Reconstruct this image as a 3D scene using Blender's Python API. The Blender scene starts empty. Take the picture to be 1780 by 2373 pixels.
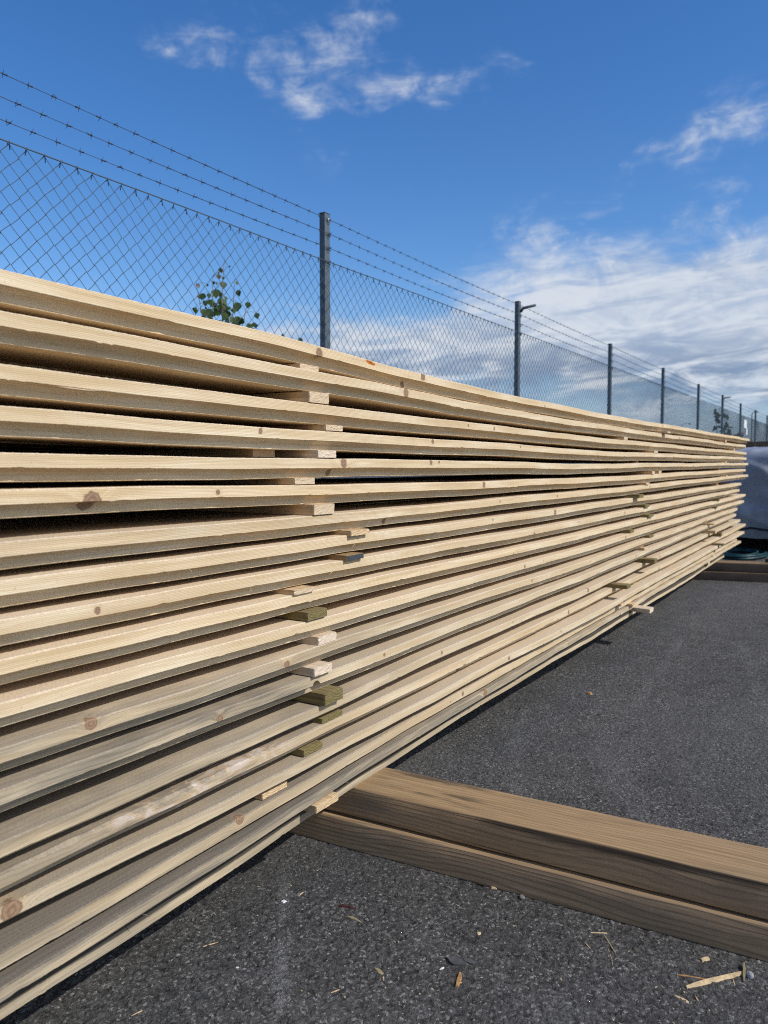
import bpy, math, random
import numpy as np
from mathutils import Vector, Matrix
R = math.radians
SC = bpy.context.scene
COL = SC.collection
rng = np.random.default_rng(7)
random.seed(7)

# ------------------------------------------------------------------ helpers
class MB:
    def __init__(s): s.v = []; s.f = []; s.sm = []
    def add(s, vs, fs, smooth=False):
        b = len(s.v); s.v += [tuple(map(float, p)) for p in vs]
        s.f += [tuple(i + b for i in f) for f in fs]; s.sm += [smooth] * len(fs)
        return s
    def box(s, c, size, m=None, ch=0.0):
        hx, hy, hz = [q / 2 for q in size]
        pts = [(x, y, z) for z in (-hz, hz) for y in (-hy, hy) for x in (-hx, hx)]
        fs = [(0, 2, 3, 1), (4, 5, 7, 6), (0, 1, 5, 4), (2, 6, 7, 3), (0, 4, 6, 2), (1, 3, 7, 5)]
        M = m if m is not None else Matrix.Identity(3)
        return s.add([tuple(M @ Vector(p) + Vector(c)) for p in pts], fs)
    def tube(s, pts, r, n=6, smooth=True, cap=True):
        pts = [Vector(p) for p in pts]; rs = r if hasattr(r, '__len__') else [r] * len(pts)
        vs = []; prev = None
        for i, p in enumerate(pts):
            t = (pts[min(i + 1, len(pts) - 1)] - pts[max(i - 1, 0)]).normalized()
            if prev is None:
                a = t.orthogonal().normalized()
            else:
                a = (prev - t * prev.dot(t)); a = a.normalized() if a.length > 1e-6 else t.orthogonal().normalized()
            prev = a; b = t.cross(a)
            for k in range(n):
                q = 2 * math.pi * k / n
                vs.append(p + (a * math.cos(q) + b * math.sin(q)) * rs[i])
        fs = []
        for i in range(len(pts) - 1):
            for k in range(n):
                k2 = (k + 1) % n
                fs.append((i * n + k, i * n + k2, (i + 1) * n + k2, (i + 1) * n + k))
        if cap:
            fs.append(tuple(range(n - 1, -1, -1))); fs.append(tuple((len(pts) - 1) * n + k for k in range(n)))
        return s.add(vs, fs, smooth)
    def build(s, name, mat, parent=None, loc=(0, 0, 0), rot=(0, 0, 0)):
        me = bpy.data.meshes.new(name); me.from_pydata(s.v, [], s.f)
        me.polygons.foreach_set('use_smooth', s.sm); me.materials.append(mat); me.update()
        o = bpy.data.objects.new(name, me); COL.objects.link(o)
        o.location = loc; o.rotation_euler = rot
        if parent is not None: o.parent = parent
        return o

def tag(o, label=None, cat=None, group=None, kind=None):
    if label: o['label'] = label
    if cat: o['category'] = cat
    if group: o['group'] = group
    if kind: o['kind'] = kind
    return o
def empty(name, loc, rz=0):
    o = bpy.data.objects.new(name, None); COL.objects.link(o)
    o.location = loc; o.rotation_euler = (0, 0, rz); o.empty_display_size = .1
    return o
def bevel(o, w, seg=2):
    m = o.modifiers.new('bevel', 'BEVEL'); m.width = w; m.segments = seg; m.limit_method = 'ANGLE'; m.angle_limit = R(40)
    return o

# ------------------------------------------------------------------ node helper
class NT:
    def __init__(s, nt): s.nt = nt; nt.nodes.clear()
    def n(s, typ, **kw):
        nd = s.nt.nodes.new('ShaderNode' + typ)
        for k, v in kw.items():
            if k.startswith('_'): setattr(nd, k[1:], v)
            else:
                key = int(k[1:]) if k[0] == 'i' and k[1:].isdigit() else k.replace('__', ' ')
                sock = nd.inputs[key]
                if isinstance(v, bpy.types.NodeSocket): s.nt.links.new(v, sock)
                else: sock.default_value = v
        return nd
    def m(s, op, a, b=None, c=None, clamp=False):
        nd = s.nt.nodes.new('ShaderNodeMath'); nd.operation = op; nd.use_clamp = clamp
        for i, v in enumerate((a, b, c)):
            if v is None: continue
            if isinstance(v, bpy.types.NodeSocket): s.nt.links.new(v, nd.inputs[i])
            else: nd.inputs[i].default_value = v
        return nd.outputs[0]
    def add(s, *a):
        r = a[0]
        for q in a[1:]: r = s.m('ADD', r, q)
        return r
    def mul(s, *a):
        r = a[0]
        for q in a[1:]: r = s.m('MULTIPLY', r, q)
        return r
    def ss(s, x, lo, hi):      # smoothstep (lo may exceed hi)
        nd = s.nt.nodes.new('ShaderNodeMapRange'); nd.interpolation_type = 'SMOOTHSTEP'
        inv = lo > hi
        if inv: lo, hi = hi, lo
        nd.inputs['From Min'].default_value = lo; nd.inputs['From Max'].default_value = hi
        nd.inputs['To Min'].default_value = 1.0 if inv else 0.0; nd.inputs['To Max'].default_value = 0.0 if inv else 1.0
        s.nt.links.new(x, nd.inputs['Value']); return nd.outputs['Result']
    def mix(s, f, a, b, mode='MIX'):
        nd = s.nt.nodes.new('ShaderNodeMix'); nd.data_type = 'RGBA'; nd.blend_type = mode
        for key, v in ((0, f), (6, a), (7, b)):
            if isinstance(v, bpy.types.NodeSocket): s.nt.links.new(v, nd.inputs[key])
            elif key == 0: nd.inputs[0].default_value = v
            else: nd.inputs[key].default_value = tuple(v) + ((1,) if len(v) == 3 else ())
        return nd.outputs[2]
    def comb(s, x, y, z):
        nd = s.nt.nodes.new('ShaderNodeCombineXYZ')
        for i, v in enumerate((x, y, z)):
            if isinstance(v, bpy.types.NodeSocket): s.nt.links.new(v, nd.inputs[i])
            else: nd.inputs[i].default_value = v
        return nd.outputs[0]
    def noise(s, vec, scale=1, detail=3, rough=.55, dist=0):
        nd = s.n('TexNoise', Scale=scale, Detail=detail, Roughness=rough, Distortion=dist)
        s.nt.links.new(vec, nd.inputs['Vector']); return nd.outputs[0]
    def vor(s, vec, scale, feature='F1'):
        nd = s.nt.nodes.new('ShaderNodeTexVoronoi'); nd.feature = feature
        nd.inputs['Scale'].default_value = scale; s.nt.links.new(vec, nd.inputs['Vector']); return nd
    def sep(s, v):
        nd = s.nt.nodes.new('ShaderNodeSeparateXYZ'); s.nt.links.new(v, nd.inputs[0]); return nd.outputs
    def out(s, color, rough=.7, bump=None, bstr=.3, bdist=.001, spec=.3, metal=0.0):
        b = s.n('BsdfPrincipled')
        for key, v in (('Base Color', color), ('Roughness', rough), ('Specular IOR Level', spec), ('Metallic', metal)):
            if isinstance(v, bpy.types.NodeSocket): s.nt.links.new(v, b.inputs[key])
            else: b.inputs[key].default_value = (tuple(v) + (1,)) if hasattr(v, '__len__') and len(v) == 3 else v
        if bump is not None:
            bn = s.n('Bump', Strength=bstr, Distance=bdist, Height=bump); s.nt.links.new(bn.outputs[0], b.inputs['Normal'])
        o = s.n('OutputMaterial'); s.nt.links.new(b.outputs[0], o.inputs[0]); s.o = o; s.b = b
        return b
def newmat(name):
    m = bpy.data.materials.new(name); m.use_nodes = True
    return m, NT(m.node_tree)

# ------------------------------------------------------------------ materials
def wood_mat(name, base=(.66, .52, .335), dark=(.54, .40, .225), pale=(.80, .695, .505), knots=(), resin=None, grey=0.0,
             greyx=(2.6, .4), rnd=0.0, attr=True, saw=1.0, wane=False, fine=1.0, topdark=0.0, edge=False):
    """sawn softwood; 'rest' holds the straight board's coordinates (x along, y depth, z down from the top)"""
    m, T = newmat(name)
    P = T.n('Attribute', _attribute_name='rest').outputs['Vector'] if attr else T.n('TexCoord').outputs['Object']
    x, y, z = T.sep(P)
    nz = T.sep(T.n('NewGeometry').outputs['Normal'])[2]
    topm = T.ss(nz, .4, .8)
    off = rnd * 17.3
    zg = z; kmask = None; ring = None; halo = None
    wob = T.m('MULTIPLY', T.m('SUBTRACT', T.noise(T.comb(T.add(x, off), y, z), 110, 3), .5), 1.0) if knots else None
    for (kx, kz, kr) in knots:
        dx = T.m('MULTIPLY', T.m('SUBTRACT', x, kx), 1 / (kr * 1.1)); dz = T.m('MULTIPLY', T.m('SUBTRACT', z, kz), 1 / kr)
        dyk = T.mul(T.m('MAXIMUM', T.m('SUBTRACT', y, .024), 0.0), 60)
        dyt = T.mul(y, topm, .55 / kr)
        d = T.add(T.m('SQRT', T.add(T.mul(dx, dx), T.mul(dz, dz), T.mul(dyk, dyk), T.mul(dyt, dyt))), wob)
        w = T.m('POWER', 2.718, T.mul(d, d, -.22))
        zg = T.add(zg, T.mul(w, kr * 1.6))
        k = T.ss(d, 1.06, .86); h = T.ss(d, 2.3, .9)
        r_ = T.m('MULTIPLY', T.m('SINE', T.mul(d, 10.5)), k)
        rim = T.mul(T.ss(d, .72, .95), T.ss(d, 1.2, 1.0))
        if kmask is None: kmask, ring, halo, rims = k, r_, h, rim
        else: kmask = T.m('MAXIMUM', kmask, k); ring = T.add(ring, r_); halo = T.m('MAXIMUM', halo, h); rims = T.m('MAXIMUM', rims, rim)
    g1 = T.noise(T.comb(T.add(T.mul(x, 1.3), off), T.mul(y, 18), T.mul(zg, 75)), 1, 4, .6)
    warp = T.noise(T.comb(T.add(T.mul(x, 1.5), off + 5), T.mul(y, 6), T.mul(zg, 16)), 1, 3)
    lines = T.m('SINE', T.add(T.mul(zg, 900), T.mul(y, 500), T.mul(warp, 58)))
    gl = T.m('POWER', T.m('MULTIPLY_ADD', lines, .5, .5), 2.2)
    patch = T.noise(T.comb(T.add(T.mul(x, 2.2), off + 9), T.mul(y, 4), T.mul(z, 22)), 1, 3)
    c = T.mix(T.ss(g1, .35, .72), base, dark)
    c = T.mix(T.m('MULTIPLY', T.ss(patch, .45, .75), .8), c, pale)
    c = T.mix(T.m('MULTIPLY', gl, .38), c, dark)
    bl = T.noise(T.comb(T.add(T.mul(x, 4.5), off + 21), T.mul(y, 9), T.mul(z, 40)), 1, 4, .6)
    c = T.mix(T.m('MULTIPLY', T.ss(bl, .52, .72), .38), c, (.50, .37, .23))
    c = T.mix(T.m('MULTIPLY', T.ss(bl, .44, .28), .30), c, (.79, .715, .56))
    # fine saw lines along the length + cross flecks + rough fibre
    sw = T.m('MULTIPLY_ADD', T.m('SINE', T.add(T.mul(z, 2 * math.pi / .0026), T.mul(T.noise(T.comb(T.mul(x, 3), 0, T.mul(z, 60)), 1, 2), 5))), .5, .5)
    fib = T.noise(T.comb(T.mul(x, 240 * fine), T.mul(y, 420 * fine), T.mul(z, 420 * fine)), 1, 3, .7)
    c = T.mix(T.mul(sw, .24 * saw, T.m('SUBTRACT', 1.0, topm)), c, (.33, .21, .10))
    fl = T.mul(T.ss(T.noise(T.comb(T.add(T.mul(x, 210), off), T.mul(y, 210), T.mul(z, 95)), 1, 2, .6), .66, .76),
               T.ss(T.noise(T.comb(T.add(T.mul(x, 5), off + 2), T.mul(y, 5), T.mul(z, 50)), 1, 2), .5, .68))
    c = T.mix(T.m('MULTIPLY', fl, .75), c, (.20, .11, .06))
    # the upper face is rough sawn, pinker and sandier
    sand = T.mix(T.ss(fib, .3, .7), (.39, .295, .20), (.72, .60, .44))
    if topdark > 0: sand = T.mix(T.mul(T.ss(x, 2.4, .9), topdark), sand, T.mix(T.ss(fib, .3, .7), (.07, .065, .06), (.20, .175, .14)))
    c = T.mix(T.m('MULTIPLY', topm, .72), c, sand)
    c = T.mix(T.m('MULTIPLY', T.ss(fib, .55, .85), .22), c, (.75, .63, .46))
    if grey > 0:
        gn = T.noise(T.comb(T.add(T.mul(x, 3.2), off + 3), T.mul(y, 9), T.mul(zg, 45)), 1, 4, .6)
        gx = T.ss(x, greyx[0], greyx[1])
        gm = T.mul(T.m('MULTIPLY_ADD', T.ss(gn, .28, .60), .75, .25), T.m('MULTIPLY_ADD', gx, .85, .12), grey)
        gcol = T.mix(gl, (.235, .20, .148), (.16, .136, .10))
        c = T.mix(gm, c, gcol)
    if topdark > 0: c = T.mix(T.mul(topm, topdark, .70, T.m('MULTIPLY_ADD', T.ss(x, 2.4, .9), .8, .2)), c, T.mix(T.ss(fib, .3, .7), (.05, .046, .042), (.15, .13, .105)))  # upper faces darkened: dirt, plus the gap's shade painted into the colour
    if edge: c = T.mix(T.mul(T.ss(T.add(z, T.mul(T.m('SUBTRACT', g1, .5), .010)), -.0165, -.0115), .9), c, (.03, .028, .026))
    if wane:
        wn = T.noise(T.comb(T.mul(x, 11), T.mul(y, 20), T.mul(z, 40)), 1, 4, .65, 1.2)
        wx = T.mul(T.ss(x, .72, .86), T.ss(x, 1.30, 1.18))
        c = T.mix(T.mul(T.ss(wn, .52, .62), wx, .85), c, (.55, .46, .38))
        c = T.mix(T.mul(T.ss(wn, .46, .34), wx, .55), c, (.20, .155, .115))
        c = T.mix(T.mul(T.ss(wn, .50, .53), T.ss(wn, .57, .54), wx, .5), c, (.58, .37, .19))
    if kmask is not None:
        c = T.mix(T.m('MULTIPLY', halo, .2), c, (.50, .31, .15))
        kc = T.mix(T.m('MULTIPLY_ADD', ring, .5, .5), (.215, .13, .08), (.32, .205, .125))
        c = T.mix(kmask, c, kc)
        c = T.mix(T.m('MULTIPLY', rims, .55), c, (.13, .075, .045))
    if resin:
        dx = T.m('MULTIPLY', T.m('SUBTRACT', x, resin[0]), 1 / .021)
        dz = T.m('MULTIPLY', T.m('SUBTRACT', z, T.m('MULTIPLY_ADD', T.m('SUBTRACT', x, resin[0]), -.08, resin[1])), 1 / .0045)
        d = T.add(T.m('SQRT', T.add(T.mul(dx, dx), T.mul(dz, dz))), T.m('MULTIPLY', T.m('SUBTRACT', T.noise(P, 160, 2), .5), 1.1))
        c = T.mix(T.ss(d, 1.1, .85), c, (.42, .12, .015))
        c = T.mix(T.ss(d, .35, .1), c, (.12, .03, .01))
    bump = T.add(T.mul(sw, .25 * saw), T.mul(fib, .7), T.mul(g1, .5))
    T.out(c, .82, bump, .55, .0012, .18)
    return m

def bearer_mat(name, rnd, base=(.33, .215, .118), dark=(.13, .08, .042), stain=True):
    m, T = newmat(name)
    P = T.n('TexCoord').outputs['Object']; x, y, z = T.sep(P)     # y along the beam
    warp = T.noise(T.comb(T.mul(x, 5), T.add(T.mul(y, 1.5), rnd), T.mul(z, 7)), 1, 2)
    ph = T.add(T.mul(x, 520), T.mul(z, 560), T.mul(warp, 52))
    ln = T.m('POWER', T.m('MULTIPLY_ADD', T.m('SINE', ph), .5, .5), 4)
    g = T.noise(T.comb(T.mul(x, 160), T.add(T.mul(y, 4), rnd), T.mul(z, 160)), 1, 4, .65)
    c = T.mix(T.ss(g, .3, .7), base, tuple(q * 1.45 for q in base))
    c = T.mix(T.mul(ln, T.ss(T.noise(T.comb(T.mul(x, 20), T.add(T.mul(y, .8), rnd), T.mul(z, 24)), 1, 2), .25, .6), .55), c, dark)
    pt = T.noise(T.comb(T.mul(x, 9), T.add(T.mul(y, 3), rnd + 4), T.mul(z, 9)), 1, 3)
    c = T.mix(T.m('MULTIPLY', T.ss(pt, .5, .75), .5), c, (.20, .15, .10))
    grime = T.noise(T.comb(T.mul(x, 30), T.mul(y, 5), T.mul(z, 30)), 1, 5, .7)
    c = T.mix(T.m('MULTIPLY', T.ss(grime, .56, .72), .55), c, (.07, .055, .04))
    ck = T.noise(T.comb(T.mul(x, 190), T.add(T.mul(y, 2.2), rnd * 2), T.mul(z, 190)), 1, 2, .5)
    c = T.mix(T.mul(T.ss(ck, .72, .76), .8), c, (.03, .02, .014))
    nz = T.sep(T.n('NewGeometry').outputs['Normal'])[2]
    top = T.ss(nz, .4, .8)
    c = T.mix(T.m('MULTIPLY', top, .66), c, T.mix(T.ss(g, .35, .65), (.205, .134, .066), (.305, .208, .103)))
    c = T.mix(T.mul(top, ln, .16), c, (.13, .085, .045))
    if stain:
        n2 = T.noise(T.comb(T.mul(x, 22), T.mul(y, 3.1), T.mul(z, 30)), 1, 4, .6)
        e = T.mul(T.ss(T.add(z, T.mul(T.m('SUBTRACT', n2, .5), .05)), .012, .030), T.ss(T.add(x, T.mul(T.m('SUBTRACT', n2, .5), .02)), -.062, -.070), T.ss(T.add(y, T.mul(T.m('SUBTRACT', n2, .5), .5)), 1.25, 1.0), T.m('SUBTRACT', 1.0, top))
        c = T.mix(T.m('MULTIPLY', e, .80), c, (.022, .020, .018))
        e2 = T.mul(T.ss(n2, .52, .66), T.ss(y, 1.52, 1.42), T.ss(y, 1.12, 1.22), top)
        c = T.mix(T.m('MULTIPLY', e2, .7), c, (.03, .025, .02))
    sc = T.ss(T.noise(T.comb(T.mul(x, 60), T.mul(y, 14), T.mul(z, 60)), 1, 2), .74, .78)
    c = T.mix(T.m('MULTIPLY', sc, .5), c, (.38, .26, .15))
    T.out(c, .78, T.add(T.mul(ln, .6), g), .5, .0012, .25)
    return m

def spacer_mat(name, base, dark, endc, endd, fleck=0.5):
    m, T = newmat(name)
    P = T.n('TexCoord').outputs['Object']; x, y, z = T.sep(P)
    oi = T.m('MULTIPLY', T.n('ObjectInfo').outputs['Random'], 40)
    ny = T.sep(T.n('NewGeometry').outputs['Normal'])[1]
    endm = T.ss(ny, -.5, -.8)
    g = T.noise(T.comb(T.add(T.mul(x, 150), oi), T.mul(y, 5), T.mul(z, 150)), 1, 3, .6)
    c = T.mix(T.ss(g, .3, .7), base, dark)
    d = T.m('SQRT', T.add(T.m('POWER', T.m('SUBTRACT', x, T.m('MULTIPLY_ADD', T.n('ObjectInfo').outputs['Random'], .12, -.06)), 2), T.m('POWER', T.add(z, .05), 2)))
    rg = T.m('MULTIPLY_ADD', T.m('SINE', T.mul(d, 1900)), .5, .5)
    fr = T.noise(T.comb(T.mul(x, 520), 0, T.mul(z, 520)), 1, 3, .7)
    ec = T.mix(T.ss(T.add(T.mul(rg, .35), T.mul(fr, .9)), .5, .85), endc, endd)
    c = T.mix(endm, c, ec)
    T.out(c, .85, T.add(g, T.mul(fr, 1.5)), .6, .0012, .15)
    return m

def asphalt_mat():
    m, T = newmat('asphalt_surface')
    P = T.n('TexCoord').outputs['Object']; x, y, z = T.sep(P)
    wv = T.n('TexNoise', Scale=60, Detail=2); T.nt.links.new(P, wv.inputs['Vector'])
    Pw = T.n('VectorMath', _operation='ADD', i0=P).inputs; vm = Pw[0].node
    sc = T.n('VectorMath', _operation='SCALE', i0=wv.outputs[1]); sc.inputs['Scale'].default_value = .010
    T.nt.links.new(sc.outputs[0], vm.inputs[1]); Pd = vm.outputs[0]
    v2 = T.vor(Pd, 205); v3 = T.vor(Pd, 110)
    cr2 = T.sep(v2.outputs['Color'])[1]; cr3 = T.sep(v3.outputs['Color'])[0]
    big = T.noise(P, 1.4, 4, .6); mid = T.noise(P, 9, 3, .6); fine = T.noise(P, 420, 3, .7)
    rough = T.noise(P, 88, 6, .70, .6); pit = T.noise(P, 54, 5, .66, .8)
    c = T.mix(T.ss(rough, .32, .68), (.030, .0298, .0295), (.112, .110, .107))
    c = T.mix(T.mul(T.ss(cr2, .60, 1.0), T.ss(mid, .30, .62), .75), c, (.26, .256, .248))
    c = T.mix(T.mul(T.ss(cr3, .72, .95), .35), c, (.15, .146, .140))
    c = T.mix(T.m('MULTIPLY', T.ss(pit, .44, .30), .85), c, (.012, .012, .013))
    c = T.mix(T.m('MULTIPLY', T.ss(fine, .54, .74), .45), c, (.19, .186, .18))
    c = T.mix(T.mul(T.ss(cr2, .90, .95), T.ss(fine, .45, .6), .85), c, (.44, .435, .42))
    c = T.mix(T.mul(T.ss(mid, .5, .72), .30), c, (.115, .113, .110))
    c = T.mix(T.mul(T.ss(big, .42, .7), .35), c, (.045, .045, .046))
    c = T.mix(1.0, c, (.98, .965, .935), 'MULTIPLY')
    # worn traces of a chalk line
    def seg(ax, ay, bx, by, w, amt, col):
        L = math.hypot(bx - ax, by - ay); ux, uy = (bx - ax) / L, (by - ay) / L
        px = T.m('SUBTRACT', x, ax); py = T.m('SUBTRACT', y, ay)
        t = T.add(T.mul(px, ux), T.mul(py, uy)); s = T.m('ABSOLUTE', T.add(T.mul(px, -uy), T.mul(py, ux)))
        nn = T.noise(P, 26, 4, .7)
        mk = T.mul(T.ss(T.noise(P, 7, 3, .6), .36, .58), T.ss(T.m('MULTIPLY_ADD', T.m('SUBTRACT', nn, .5), w * 2.2, s), w, w * .15), T.ss(t, -.08, .08), T.ss(t, L + .08, L - .08), T.ss(fine, .38, .62), amt)
        return T.mix(mk, c, col)
    c = seg(.93, .782, 1.36, 1.118, .022, .50, (.36, .355, .34))
    c = seg(2.45, 1.00, 2.80, 1.10, .03, .35, (.30, .295, .285))
    c = seg(1.9, .4, 2.6, .75, .10, .35, (.2, .2, .2))
    for (ax_, ay_, bx_, by_, w_) in ((2.2, .1, 4.5, .55, .05), (3.0, .75, 5.2, .9, .04), (1.75, .75, 2.6, 1.05, .06), (.85, .55, 1.45, .35, .05), (2.6, -.2, 5.5, -.5, .09)):
        c = seg(ax_, ay_, bx_, by_, w_, .30, (.24, .238, .23))
    c = T.mix(T.mul(T.ss(T.noise(P, .55, 3, .6), .40, .66), .30), c, (.15, .148, .145))
    # pale sawdust near the boards
    c = T.mix(T.mul(T.ss(T.noise(P, 210, 2, .7), .70, .76), T.ss(mid, .45, .62), .8), c, (.40, .32, .20))
    hgt = T.add(T.mul(T.ss(rough, .25, .7), .8), T.mul(T.ss(pit, .28, .5), .6), T.mul(cr2, .25), T.mul(fine, .35), T.mul(mid, .4))
    T.out(c, .82, T.add(T.mul(hgt, .5), T.mul(fine, .6)), .55, .0035, .18)
    dn = T.n('Displacement', Height=hgt, Midlevel=1.1, Scale=.0040)
    T.nt.links.new(dn.outputs[0], T.o.inputs['Displacement'])
    m.displacement_method = 'BOTH'
    return m

def plain(name, col, rough=.6, metal=0.0, spec=.4, var=.15, vs=20, bstr=.2):
    m, T = newmat(name); P = T.n('TexCoord').outputs['Object']
    n = T.noise(P, vs, 4, .6)
    c = T.mix(T.ss(n, .3, .7), tuple(q * (1 - var) for q in col), tuple(min(1, q * (1 + var)) for q in col))
    T.out(c, rough, n, bstr, .002, spec, metal)
    return m

def leaf_mat(name, a, b):
    m, T = newmat(name); P = T.n('TexCoord').outputs['Object']
    n = T.noise(P, 28, 3); c = T.mix(T.ss(n, .35, .65), a, b)
    bs = T.out(c, .55, n, .2, .002, .35)
    tr = T.n('BsdfTranslucent', Color=T.mix(.5, c, (.12, .2, .03))); mx = T.n('MixShader', Fac=.3)
    T.nt.links.new(bs.outputs[0], mx.inputs[1]); T.nt.links.new(tr.outputs[0], mx.inputs[2]); T.nt.links.new(mx.outputs[0], T.o.inputs[0])
    return m

def tarp_mat():
    m, T = newmat('tarp_cloth'); P = T.n('TexCoord').outputs['Object']; x, y, z = T.sep(P)
    n = T.noise(P, 3, 4, .6); wr = T.noise(P, 11, 4, .6, 1.5)
    c = T.mix(T.ss(n, .35, .65), (.20, .225, .265), (.27, .295, .335))
    T.out(c, .5, None, .35, .02, .4)
    return m

# ------------------------------------------------------------------ the stack of boards
YF = 1.02
LAY = [
 [(0.64, 1.2186), (1.24, 1.2104), (2.15, 1.1845), (3.19, 1.1769), (8.45, 1.2051)],
 [(0.64, 1.1626), (1.24, 1.1522), (2.15, 1.1385), (3.19, 1.1280), (8.21, 1.1364)],
 [(0.64, 1.0899), (1.24, 1.0835), (2.15, 1.0750), (3.19, 1.0710), (8.25, 1.0708)],
 [(0.63, 1.0306), (1.24, 1.0255), (2.15, 1.0207), (3.20, 1.0119), (8.26, 1.0211)],
 [(0.63, 0.9670), (1.24, 0.9655), (2.15, 0.9604), (3.20, 0.9542), (8.37, 0.9691)],
 [(0.63, 0.9144), (1.23, 0.9082), (2.15, 0.8992), (3.20, 0.8933), (8.23, 0.9084)],
 [(0.63, 0.8406), (1.23, 0.8403), (2.16, 0.8409), (3.21, 0.8382), (8.46, 0.8546)],
 [(0.63, 0.7891), (1.23, 0.7855), (2.16, 0.7825), (3.21, 0.7796), (7.96, 0.7794)],
 [(0.62, 0.7374), (1.23, 0.7298), (2.16, 0.7255), (3.21, 0.7194), (7.85, 0.7256)],
 [(0.62, 0.6784), (1.23, 0.6753), (2.16, 0.6706), (3.21, 0.6621), (8.29, 0.6643)],
 [(0.62, 0.6195), (1.23, 0.6131), (2.16, 0.6074), (3.22, 0.6008), (8.16, 0.6100)],
 [(0.62, 0.5543), (1.23, 0.5506), (2.16, 0.5471), (3.22, 0.5409), (7.77, 0.5562)],
 [(0.62, 0.4932), (1.23, 0.4895), (1.65, 0.4858), (3.22, 0.4830), (7.70, 0.5043)],
 [(0.61, 0.4206), (1.23, 0.4171), (1.65, 0.4216), (3.23, 0.4170), (7.96, 0.4407)],
 [(0.61, 0.3742), (1.23, 0.3709), (1.65, 0.3682), (3.23, 0.3644), (8.37, 0.3700)],
 [(0.61, 0.3172), (1.23, 0.3149), (1.65, 0.3138), (3.23, 0.3119), (8.14, 0.3150)],
 [(0.61, 0.2650), (8.0, 0.2650)],
 [(0.61, 0.2285), (8.0, 0.2285)],
 [(0.61, 0.1850), (8.0, 0.1850)],
]
LEN = [8.45, 8.21, 8.25, 8.26, 8.37, 8.23, 8.46, 7.96, 7.85, 8.29, 8.16, 7.77, 7.70, 7.96, 8.37, 8.14, 7.83, 8.06, 7.2]
THK = [.042] * 13 + [.035, .040, .036, .0245, .0205, .0310]
YC = {15: [(.61, 1.032), (1.23, 1.018), (1.65, 1.011), (3.23, .992), (8.1, 1.003)],
      16: [(.61, 1.016), (1.23, 1.017), (1.65, 1.030), (8, 1.028)],
      17: [(.61, .992), (1.23, 1.008), (1.65, 1.022), (2.9, 1.024), (8, 1.024)],
      18: [(.61, 1.028), (1.23, 1.045), (1.65, 1.064), (2.92, 1.062), (4.68, 1.040), (8, 1.046)]}
def smooth_path(pts, X):
    xs = [p[0] for p in pts]; zs = [p[1] for p in pts]
    s = [np.interp(X + d, xs, zs) for d in (-.22, -.11, 0, .11, .22)]
    return (s[0] + 2 * s[1] + 3 * s[2] + 2 * s[3] + s[4]) / 9
def zlay(i, X): return float(smooth_path(LAY[i], np.array([X]))[0])
def ylay(i, X): return float(smooth_path(YC[i], np.array([X]))[0]) if i in YC else YF
X0 = -.9
KN = {0: [(1.366, -.0135, .0100), (1.829, -.008, .0095), (1.756, -.036, .008)],
      1: [(1.739, -.011, .011)],
      2: [(2.3, -.012, .005)],
      3: [(1.18, -.008, .0055), (1.886, -.006, .0065)],
      4: [(1.464, -.010, .0105), (1.43, -.030, .008), (1.875, -.006, .0065)],
      5: [(.782, -.021, .0145), (1.058, -.012, .0048), (2.214, -.009, .009)],
      6: [(1.661, -.031, .007), (2.9, -.01, .005)],
      7: [(2.876, -.012, .011)],
      8: [(.786, -.012, .0055), (2.66, -.020, .007)],
      9: [(2.465, -.023, .0055)],
      10: [(2.572, -.014, .006), (3.9, -.01, .008)],
      11: [(.769, -.006, .0095), (2.636, -.008, .005), (1.25, -.016, .008)],
      12: [(1.634, -.010, .0045), (1.05, -.016, .007)],
      13: [(1.95, -.009, .005), (3.3, -.008, .010)],
      14: [(2.098, -.030, .0125), (3.05, -.012, .008)],
      15: [(.637, -.012, .0135), (2.4, -.012, .006)],
      16: [(1.104, -.004, .009), (2.1, -.012, .006)],
      17: [(2.25, -.010, .012)],
      18: [(2.6, -.01, .007)]}
for i_ in range(19):                                 # small pin knots farther along
    r_ = np.random.default_rng(500 + i_)
    KN[i_] = KN.get(i_, []) + [(float(r_.uniform(1.9, 3.4)), float(-r_.uniform(.005, .019)), float(r_.uniform(.0025, .0045))), (float(r_.uniform(3.4, 6.5)), float(-r_.uniform(.005, .019)), float(r_.uniform(.005, .009)))]
GREY = {11: .75, 12: .95, 13: .80, 14: .75, 15: .45, 16: .75, 17: 1.0, 18: .75, 6: .25}
GX = {12: (1.45, 1.25), 13: (2.4, .5), 17: (6., 1.0), 18: (5., .6), 14: (1.9, .6)}
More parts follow.
